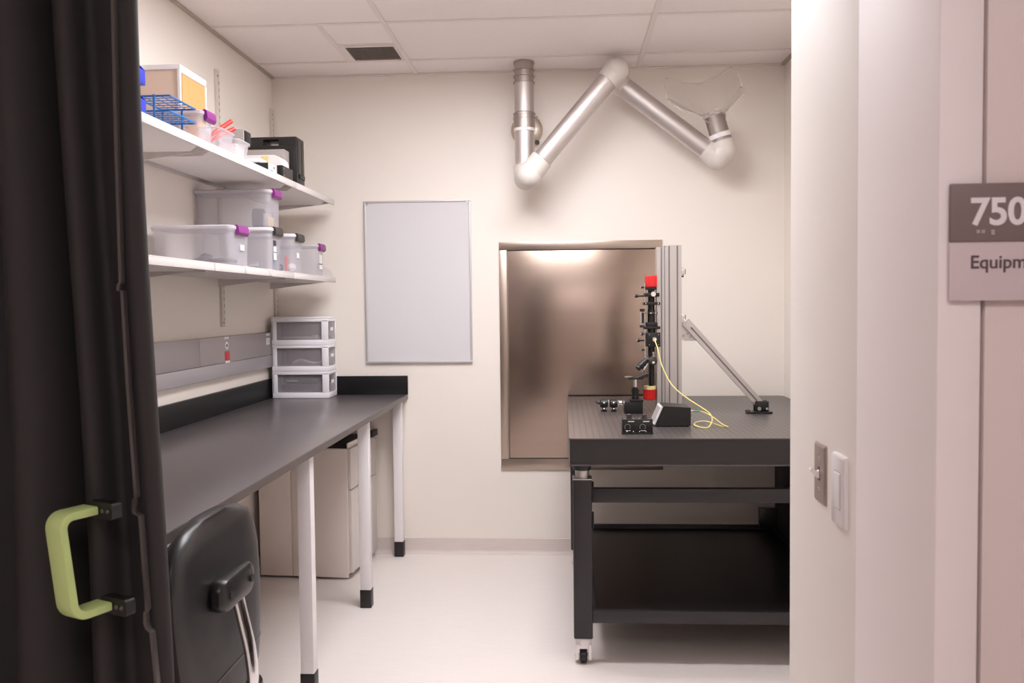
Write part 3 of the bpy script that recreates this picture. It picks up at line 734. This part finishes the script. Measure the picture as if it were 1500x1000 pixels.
bin_('latch_bin', 'clear bin with white lid and black latch, red item inside, beside the smallest bin', -1.600, -1.275, 4.042, 4.215, 1.580, 1.766, 'dark_latch', 'lid_white', G, [(-.01, .085, .035, .026, 'paper')])
bin_('latch_bin', 'smallest pale bin with purple latch at the far end of the lower shelf', -1.52, -1.278, 4.44, 4.60, 1.580, 1.745, 'purple', 'bin_lid', G, [(.005, .085, .05, .05, 'paper'), (.005, .05, .05, .03, 'paper')])
bin_('latch_bin', 'clear bin with purple latch stacked on top of the black latched bin', -1.632, -1.282, 3.742, 3.905, 1.7725, 1.938, 'purple', 'bin_lid', G)
bin_('latch_bin', 'clear bin with purple latch on the upper shelf beside the blue wire rack', -1.56, -1.275, 3.016, 3.146, 2.008, 2.122, 'purple', 'bin_lid', G)

def blob(name, label, cat, c, r, sc, mat):
    return tag(MB().sphere(c, r, 16, sc).done(name, mat), label, cat)
def lumpy(name, label, cat, pts, r, mat):
    return tag(MB().tube(smooth_path(pts, 6), r, 8).done(name, mat), label, cat)
lumpy('cable_coil', 'dark cable coil inside the long clear bin', 'cable', [(-1.45, 3.29, 1.592), (-1.42, 3.295, 1.604), (-1.39, 3.29, 1.62), (-1.375, 3.31, 1.612)], .010, 'black')
lumpy('rubber_hose', 'dark flattened hose at the bottom of the long clear bin', 'hose', [(-1.40, 3.30, 1.595), (-1.35, 3.29, 1.598), (-1.31, 3.31, 1.603), (-1.30, 3.36, 1.600)], .011, 'black')
t = thing('power_adapter', (-1.36, 3.80, 1.7775), 'dark rounded device inside the stacked bin', 'device')
MB().rings([[(x, y, z) for x, y in rrect(-1.355, 3.80, .030*s, .02*s, .015*s)] for z, s in ((1.776, .9), (1.785, 1), (1.84, 1), (1.856, .75))]).done('body', 'case', t)
tag(box('notepad', 'tan', None, -1.318, -1.305, 3.80, 3.85, 1.777, 1.82, .002), 'small tan pad inside the stacked bin', 'notepad')
tag(box('folded_cloth', 'grey_box', None, -1.33, -1.32, 3.775, 3.83, 1.777, 1.835, .004), 'grey folded cloth inside the stacked bin', 'cloth')
tag(box('plastic_sleeve', 'clear_blue', None, -1.30, -1.292, 3.80, 3.86, 1.590, 1.66, .003), 'bluish plastic sleeve inside the tan stickered bin', 'sleeve')
tag(MB().cyl((-1.42, 3.745, 1.605), (-1.35, 3.76, 1.608), .010, seg=14).done('metal_rod', 'alu'), 'short metal rod inside the tan stickered bin', 'rod')
tag(box('red_block', 'pliers', None, -1.33, -1.318, 4.065, 4.09, 1.592, 1.66, .004), 'red item inside the second black latched bin', 'block')
blob('plastic_bag', 'crumpled white plastic bag inside the second black latched bin', 'bag', (-1.315, 4.13, 1.6105), .022, (.8, 1.8, .9), 'paper')
blob('dark_pouch', 'dark pouch inside the second black latched bin', 'pouch', (-1.36, 4.08, 1.607), .02, (1, 1, .95), 'black')

# ------------------------------------------------------------------ upper shelf things
UZ = 2.0085
t = thing('document_box', (-1.53, 3.32, UZ), 'tall white edged plastic box with orange sheet on the upper shelf', 'box')
box('body', 'box_side', t, -1.628, -1.437, 3.206, 3.436, UZ, 2.322, .004)
for a in ((-1.634, -1.431, 3.200, 3.212, 2.316, 2.334), (-1.443, -1.431, 3.200, 3.212, UZ, 2.316), (-1.437, -1.431, 3.430, 3.442, UZ, 2.316), (-1.437, -1.431, 3.212, 3.442, 2.305, 2.330)): box('edge', 'white', t, *a, .002)
box('lid', 'white', t, -1.634, -1.432, 3.212, 3.442, 2.322, 2.334, .002)
box('orange_sheet', 'orange', t, -1.437, -1.4335, 3.222, 3.430, UZ+.004, 2.304)
box('label_print', 'ink', t, -1.4335, -1.433, 3.235, 3.27, 2.104, 2.112)

t = thing('wire_rack', (-1.34, 2.877, UZ), 'blue coated wire test tube rack near the curtain', 'rack')
def loop(z, r):
    return MB().tube([(-1.28, 2.777, z), (-1.28, 2.977, z)], r, 8).tube([(-1.40, 2.777, z), (-1.40, 2.977, z)], r, 8).tube([(-1.40, 2.777, z), (-1.28, 2.777, z)], r, 8).tube([(-1.40, 2.977, z), (-1.28, 2.977, z)], r, 8)
for z in (2.111, 2.062, 2.013):
    fr_ = loop(z, .0035).done('tier_frame', 'blue_wire', t)
    mb = MB()
    for k in range(1, 6): mb.tube([(-1.40, 2.777+.0333*k, z), (-1.28, 2.777+.0333*k, z)], .0015, 6)
    for k in range(1, 4): mb.tube([(-1.40+.03*k, 2.777, z), (-1.40+.03*k, 2.977, z)], .0015, 6)
    mb.done('tier_wires', 'blue_wire', fr_)
for x in (-1.33,):
    for y in (2.773, 2.981): MB().tube([(x, y, UZ+.001), (x, y, 2.115)], .004, 8).done('post', 'blue_wire', t)
for y in (2.777, 2.977): MB().tube([(-1.398, y, UZ+.001), (-1.398, y, 2.115)], .004, 8).done('post', 'blue_wire', t)

for k, (z, yy, lab) in enumerate(((UZ, 2.60, 'small blue plastic parts bin, lower of the two by the curtain'), (2.098, 2.60, 'small blue plastic parts bin, upper of the two by the curtain'))):
    t = thing('parts_bin', (-1.33, yy-.09, z), lab, 'parts bin', 'blue parts bins on the upper shelf')
    for nm, a in (('base', (-1.40, -1.272, yy-.16, yy, z, z+.004)), ('back', (-1.40, -1.396, yy-.16, yy, z+.004, z+.085)), ('front', (-1.276, -1.272, yy-.16, yy, z+.004, z+.045))): box(nm, 'blue_bin', t, *a, .001)
    for y in (yy-.16, yy-.004):
        MB().prism([(-1.396, .004), (-1.276, .004), (-1.272, .045), (-1.31, .088), (-1.396, .088)], (0, y, z), (0, y+.004, z), (1, 0, 0), (0, 0, 1)).done('side', 'blue_bin', t)

def cup(name, x, y, hx, hy, h, label):
    t = thing(name, (x, y, UZ), label, 'cup', 'clear cups on the upper shelf')
    MB().rings([[(a, b, UZ+.0005) for a, b in rrect(x, y, hx*.76, hy*.76, .012)], [(a, b, UZ+h*.9) for a, b in rrect(x, y, hx*.98, hy*.98, .018)], [(a, b, UZ+h*.905) for a, b in rrect(x, y, hx*1.06, hy*1.06, .02)], [(a, b, UZ+h) for a, b in rrect(x, y, hx*1.06, hy*1.06, .02)]], True, False).done('wall', 'bin', t, solid=.0015)
    MB().tube([(a, b, UZ+h) for a, b in rrect(x, y, hx*1.06, hy*1.06, .02)]+[(a, b, UZ+h) for a, b in rrect(x, y, hx*1.06, hy*1.06, .02)][:2], .002, 6).done('rim', 'bin_lid', t)
cup('clear_cup', -1.322, 3.262, .044, .075, .082, 'clear plastic cup holding red handled pliers on the upper shelf')
cup('clear_cup', -1.317, 3.428, .040, .068, .074, 'empty clear plastic cup beside the pliers cup on the upper shelf')
t = thing('pliers', (-1.33, 3.25, UZ+.003), 'red handled pliers standing in the clear cup', 'pliers')
MB().tube(smooth_path([(-1.345, 3.215, 2.052), (-1.325, 3.25, 2.085), (-1.285, 3.32, 2.142)], 6), [.006]*6+[.0085]*7, 10).done('grip', 'pliers', t)
MB().tube(smooth_path([(-1.335, 3.225, 2.045), (-1.318, 3.27, 2.075), (-1.280, 3.335, 2.115)], 6), [.006]*6+[.0085]*7, 10).done('grip', 'pliers', t)
MB().tube([(-1.34, 3.22, 2.05), (-1.348, 3.208, 2.02), (-1.350, 3.206, UZ+.003)], [.010, .008, .003], 8).done('jaws', 'pliers', t)
tag(box('carton', 'white', None, -1.43, -1.365, 3.57, 3.66, UZ, 2.104, .002), 'white carton under the small grey device on the upper shelf', 'carton')
t = thing('power_supply', (-1.37, 3.62, 2.1045), 'small grey metal device with black end panel stacked behind the clear cups', 'device')
box('body', 'grey_box', t, -1.45, -1.337, 3.585, 3.665, 2.1045, 2.167, .002)
box('end_panel', 'black', t, -1.337, -1.333, 3.594, 3.662, 2.110, 2.162, .001)

t = thing('carry_case', (-1.42, 4.27, UZ), 'large black plastic carry case with cut out handle on the upper shelf', 'case')
poly = [(-1.565, 0), (-1.303, 0), (-1.303, .236), (-1.313, .247), (-1.388, .247), (-1.392, .238), (-1.468, .238), (-1.472, .247), (-1.555, .247), (-1.565, .238)]
mb = MB()
mb.box(-1.565, -1.303, 4.206, 4.330, UZ, UZ+.205, .004)
mb.box(-1.565, -1.470, 4.206, 4.330, UZ+.2, UZ+.247, .006).box(-1.395, -1.303, 4.206, 4.330, UZ+.2, UZ+.247, .006).box(-1.475, -1.390, 4.206, 4.330, UZ+.232, UZ+.247, .004)
mb.done('shell', 'case', t)
box('side_inset', 'case_side', t, -1.3035, -1.3005, 4.224, 4.272, UZ+.07, UZ+.232, .001)
box('side_inset', 'case_side', t, -1.3035, -1.3005, 4.282, 4.316, UZ+.07, UZ+.232, .001)
box('latch', 'black', t, -1.303, -1.297, 4.235, 4.32, UZ+.045, UZ+.066, .002)
tag(box('thin_carton', 'grey_box', None, -1.53, -1.332, 4.105, 4.180, UZ, 2.176, .004), 'flat grey white carton standing in front of the black case', 'carton')
t = thing('white_tray', (-1.40, 4.03, UZ), 'white rounded plastic tray standing behind the small black boxes', 'tray')
def rc(hx, h, r): return [(-hx, 0), (hx, 0)]+[(hx-r+r*math.cos(a), h-r+r*math.sin(a)) for a in [math.pi/2*k/6 for k in range(7)]]+[(-hx, h)]
MB().prism(rc(.095, .118, .04), (-1.40, 3.975, UZ), (-1.40, 4.085, UZ), (1, 0, 0), (0, 0, 1)).done('body', 'white', t)
box('tray_label', 'cream_band', t, -1.40, -1.365, 3.973, 3.9755, UZ+.06, UZ+.112)
t = thing('small_box', (-1.33, 3.757, UZ), 'small black box with white printed end beside the clear cups', 'box')
box('body', 'case', t, -1.42, -1.277, 3.706, 3.806, UZ, 2.046, .002)
box('end_label', 'white', t, -1.277, -1.2755, 3.712, 3.802, UZ+.002, 2.045)
box('print_mark', 'ink', t, -1.2755, -1.2748, 3.775, 3.79, 2.028, 2.038)
box('print_mark', 'clear_blue', t, -1.2755, -1.2748, 3.73, 3.765, 2.014, 2.019)
tag(MB().box(-1.42, -1.31, 3.715, 3.80, 2.0465, 2.068, .008).done('foam_pad', 'tower'), 'pale foam pad lying on the small black box', 'pad')
t = thing('small_box', (-1.286, 3.98, UZ), 'small dark box with grey brown end panel at the shelf front', 'box')
box('body', 'case', t, -1.303, -1.277, 3.902, 4.058, UZ, 2.066, .002)
box('end_panel', 'case_side', t, -1.277, -1.2745, 3.908, 4.046, UZ+.002, 2.063)
for z in (2.02, 2.05): MB().sphere((-1.2745, 3.915, z), .0025, 8).done('rivet', 'alu', t)

# ------------------------------------------------------------------ drawer tower on the bench
t = thing('drawer_tower', (-1.447, 4.738, BZ), 'white plastic tower of three clear drawers on the bench corner', 'drawer unit')
X0, X1, Y0, Y1, Z1 = -1.605, -1.289, 4.652, 4.822, 1.362
levels = ((.914, 1.060), (1.060, 1.206), (1.206, 1.351))
for li, (z0, z1) in enumerate(levels):
    mb = MB()
    mb.box(X0, X1, Y0, Y1, z0+.0008, z0+.030, .003); 
    for x0, x1, y0, y1 in ((X0, X0+.027, Y0, Y0+.012), (X1-.036, X1, Y0, Y0+.012), (X0, X0+.027, Y1-.012, Y1), (X1-.036, X1, Y1-.012, Y1)): mb.box(x0, x1, y0, y1, z0+.028, z1-.008, .002)
    mb.box(X0, X0+.006, Y0, Y1, z0+.028, z1-.008)
    mb.box(X0, X1, Y0, Y1, z1-.016, z1, .003)
    mb.done('frame_tier', 'tower', t)
    dr = MB().box(X0+.010, X1-.003, Y0+.014, Y0+.017, z0+.032, z1-.018).box(X0+.010, X1-.003, Y1-.017, Y1-.014, z0+.032, z1-.018).box(X0+.010, X0+.013, Y0+.017, Y1-.017, z0+.032, z1-.018).box(X1-.006, X1-.002, Y0+.014, Y1-.014, z0+.032, z1-.018).box(X0+.013, X1-.006, Y0+.017, Y1-.017, z0+.031, z0+.034).done('drawer', 'drawer', t)
    box('drawer_label', 'paper', dr, X1-.002, X1-.0008, Y0+.06, Y0+.115, z0+.078, z0+.096)
    box('pull_tab', 'grey_box', dr, X1-.002, X1+.004, Y0+.07, Y0+.10, z0+.036, z0+.044, .001)
box('top_cover', 'tower', t, X0, X1, Y0, Y1, 1.351, Z1, .004)
t = thing('barcode_scanner', (-1.45, 4.70, .949), 'black handheld device lying in the lowest clear drawer', 'device')
MB().rings([[(-1.445+u, 4.705+w, z) for u, w in rrect(0, 0, .10*s, .022*s, .02*s)] for z, s in ((.990, .85), (.995, 1), (1.022, 1), (1.028, .85))]).done('body', 'black', t)
MB().box(-1.53, -1.47, 4.676, 4.679, 1.006, 1.011).done('trim_line', 'grey_box', t)
tag(MB().box(-1.56, -1.35, 4.675, 4.79, .9485, .989, .006).done('black_box', 'black_soft'), 'flat black box under the device in the lowest clear drawer', 'box')
tag(MB().box(-1.575, -1.315, 4.738, 4.795, .9895, 1.036, .003).done('dark_carton', 'black_soft'), 'dark carton at the back of the lowest clear drawer', 'carton')
tag(MB().tube(smooth_path([(-1.50, 4.70, 1.104), (-1.46, 4.705, 1.122), (-1.42, 4.70, 1.112), (-1.38, 4.71, 1.104), (-1.36, 4.75, 1.106)], 6), .008, 8).done('coiled_cord', 'grey_box'), 'grey cord inside the middle clear drawer', 'cord')
tag(MB().box(-1.55, -1.36, 4.68, 4.79, 1.2405, 1.252, .003).box(-1.39, -1.36, 4.685, 4.71, 1.251, 1.262, .002).done('tool_tray', 'grey_box'), 'flat dark tool tray inside the top clear drawer', 'tray')

# ------------------------------------------------------------------ wall raceway
t = thing('wall_raceway', (L, 3.3, 1.086), 'grey two tier power raceway with red outlet along the left wall', 'raceway')
for y0, y1 in ((1.80, 2.50), (2.503, 3.717), (3.720, 4.78)): box('cover_plate', 'race', t, L+.001, L+.032, y0, y1, 1.1555, 1.280, .002)
box('lower_cover', 'race_lo', t, L+.001, L+.032, 1.80, 4.78, 1.088, 1.154, .003)
def outlet(y, z, col, nm, h=.042, w=.05):
    return box(nm, col, t, L+.032, L+.0345, y-w/2, y+w/2, z-h/2, z+h/2, .001)
o = outlet(4.028, 1.187, 'socket_red', 'red_socket', .044, .055)
for dy in (-.008, .008): box('slot', 'ink', o, L+.0344, L+.0348, 4.028+dy-.001, 4.028+dy+.001, 1.185, 1.197)
outlet(4.028, 1.158, 'paper', 'caption', .010, .055); outlet(4.022, 1.272, 'paper', 'caption', .010, .055)
mb = MB().stack((L+.032, 4.022, 1.236), (1, 0, 0), [(0, .019), (.002, .019)], 24); mb.done('round_socket', 'paper', t)
MB().stack((L+.034, 4.022, 1.236), (1, 0, 0), [(0, .008), (.001, .008)], 16).done('socket_core', 'ink', t)
outlet(4.60, 1.268, 'paper', 'caption', .010, .055); o = outlet(4.60, 1.232, 'paper', 'white_socket', .036, .055)
box('slot', 'ink', o, L+.0344, L+.0348, 4.585, 4.587, 1.225, 1.24); box('slot', 'ink', o, L+.0344, L+.0348, 4.61, 4.612, 1.225, 1.24)

# ------------------------------------------------------------------ black curtain
t = thing('curtain', (-.95, 1.5, 0), 'heavy black curtain gathered at the left of the entry', 'curtain')
plan = [(-1.30, 1.53), (-1.20, 1.46), (-1.12, 1.47), (-1.06, 1.535), (-1.015, 1.56), (-.985, 1.50), (-.955, 1.462), (-.925, 1.468), (-.905, 1.51), (-.893, 1.56), (-.876, 1.555), (-.862, 1.515), (-.842, 1.50), (-.830, 1.512), (-.824, 1.545), (-.808, 1.555), (-.785, 1.545), (-.765, 1.535), (-.748, 1.530), (-.738, 1.537), (-.735, 1.552), (-.75, 1.575), (-.80, 1.59)]
path = smooth_path([(x, y, 0) for x, y in plan], 6)
rings = []
ZC = [0.012+2.38*k/40 for k in range(41)]
for z in ZC:
    sway = -.024-.010*(z-1.35)+.004*math.sin(2.2*z); amp = 1+.10*math.sin(1.3*z+.5)
    rings.append([(p.x+sway+.006*math.sin(3*z+p.x*9), 1.515+(p.y-1.515)*amp+.008*math.sin(1.7*z+p.x*14), z) for p in path])
MB().rings(rings, closed=False).done('cloth', 'curtain', t, solid=.004)
# stiff hem strip with notches
S = 1.508
def cp(u, v, y=S):
    return Vector((-.7945+(u-165)*.0012-.00002*v, y, 1.962-v*.001233))
seam = [(165, -150), (166, 0), (168, 200), (172, 405), (169, 408), (168, 417), (174, 418), (181, 560), (191, 722), (188, 724), (187, 742), (189, 746), (197, 749), (206, 890), (203, 893), (203, 910), (206, 918), (212, 923), (219, 1000), (236, 1250), (252, 1480)]
mb = MB(); rg = []
P3 = [cp(*p) for p in seam]
for i, p in enumerate(P3):
    rg.append([p+Vector((dx, dy, 0)) for dx, dy in ((-.0026, -.002), (.0026, -.002), (.0026, .012), (-.0026, .012))])
mb.rings(rg).done('hem_strip', 'strip', t)
box('head_rail', 'black_soft', t, -1.30, -.70, 1.50, 1.56, 2.392, 2.42)
# green handle
hl = MB(); hp = []
o_ = Vector((-.42, -.905, 0)); w_ = Vector((.905, -.42, 0))
A0 = Vector((-.845, 1.475, 1.058)); hs, hh_ = .068, .172
arc = []
r_ = .022
for (s0, z0, a0) in ((hs-r_, -r_, 90), (hs-r_, -hh_+r_, 0)):
    for k in range(7):
        a = math.radians(a0-90*k/6); arc.append((s0+r_*math.cos(a), z0+r_*math.sin(a)))
path2 = [(0, 0)]+arc+[(0, -hh_)]
rg = []
for i, (s_, z_) in enumerate(path2):
    q0, q1 = path2[max(i-1, 0)], path2[min(i+1, len(path2)-1)]
    d = Vector((q1[0]-q0[0], q1[1]-q0[1])).normalized(); nn = Vector((-d.y, d.x))
    c = A0+o_*s_+Vector((.020*(-z_/hh_), 0, z_))
    rg.append([c+w_*u+(o_*nn.x+Vector((0, 0, nn.y)))*v for u, v in rrect(0, 0, .0215, .0075, .003, 3)])
grip = hl.rings(rg).done('handle', 'handle', t)
for z_ in (0, -hh_):
    c = A0+Vector((.020*(-z_/hh_), 0, z_))
    b_ = MB().prism(rrect(.022, 0, .034, .015, .006, 4), c-o_*.022, c-o_*.002, w_, (0, 0, 1)).done('handle_bracket', 'black', t)
    for u in (.031, .045): MB().sphere(c+w_*u-o_*.002, .0045, 10).done('screw', 'strip', b_)
mk = MB(); z = -.052
for k, wdt in enumerate((6, 3, 7, 5, 4, 6, 2, 7, 5, 6, 4)):
    c = A0+o_*(hs+.0062)+Vector((.020*(-z/hh_), 0, z)); 
    mk.prism([(-.004, -.0012), (.004-.0004*wdt, -.0012), (.004-.0004*wdt, .0012), (-.004, .0012)], c, c+o_*.0012, w_, (0, 0, 1)); z -= .0066
mk.done('embossed_marks', 'handle_mark', grip, flat=True)

# ------------------------------------------------------------------ switches and sign
t = thing('light_switch', (JX, 1.685, 1.024), 'steel plated light switch with white toggle on the entry wall', 'switch')
XF = JX+.0015
MB().rings([[(XF-d, y, z) for y, z in rrect(1.685, 1.083, .035-e, .058-e, .003, 3)] for d, e in ((0, 0), (.002, 0), (.005, .004), (.0055, .006))]).done('plate', 'sw_steel', t)
MB().prism([(0, -.009), (.004, -.009), (.018, .006), (.016, .011), (.004, .004), (0, .008)], (XF-.005, 1.679, 1.083), (XF-.005, 1.689, 1.083), (-1, 0, 0), (0, 0, 1)).done('toggle', 'sw_white', t)
for z in (1.113, 1.053): MB().sphere((XF-.0055, 1.684, z), .003, 10, (.5, 1, 1)).done('screw', 'chrome', t)
box('toggle_slot', 'ink', t, XF-.0062, XF-.005, 1.678, 1.690, 1.070, 1.096)
t = thing('wall_switch', (JX, 1.565, 1.010), 'white flat rocker switch nearest the door frame', 'switch')
MB().rings([[(XF-d, y, z) for y, z in rrect(1.565, 1.076, .036-e, .064-e, .004, 3)] for d, e in ((0, 0), (.006, 0), (.008, .002))]).done('plate', 'sw_white', t)
box('rocker_gap', 'grey_box', t, XF-.0084, XF-.007, 1.5475, 1.5835, 1.0425, 1.1095)
box('rocker', 'sw_white', t, XF-.0098, XF-.0075, 1.549, 1.582, 1.044, 1.108, .0008)

SY = JN-.004
t = thing('room_sign', (.60, SY, 1.413), 'two tone square room sign reading 750 on the corridor wall', 'sign')
box('upper_plate', 'sign_dark', t, .507, .709, SY-.006, SY, 1.4905, 1.566, .001)
box('lower_plate', 'sign_light', t, .507, .709, SY-.0035, SY, 1.413, 1.4905, .001)
box('mounting_block', 'sign_dark', t, .535, .68, SY, JN+.003, 1.44, 1.54)
text_mesh('room_number', '750', .0490, 'sign_text', t, (.531, SY-.0065, 1.5125), (math.pi/2, 0, 0), .0006, .0012, .98)
text_mesh('room_name', 'Equipment', .0242, 'sign_ink', t, (.533, SY-.004, 1.4555), (math.pi/2, 0, 0), .0004, .0003, 1.0)
mb = MB()
for k, ch_ in enumerate((3, 5, 4, 6, 3)):
    for b_ in range(3):
        for a_ in range(2):
            if (ch_*(b_+2)+a_*3+k) % 3: mb.sphere((.535+k*.0062+a_*.0023, SY-.006, 1.5045-b_*.0023), .0009, 6)
mb.done('braille', 'sign_text', t)
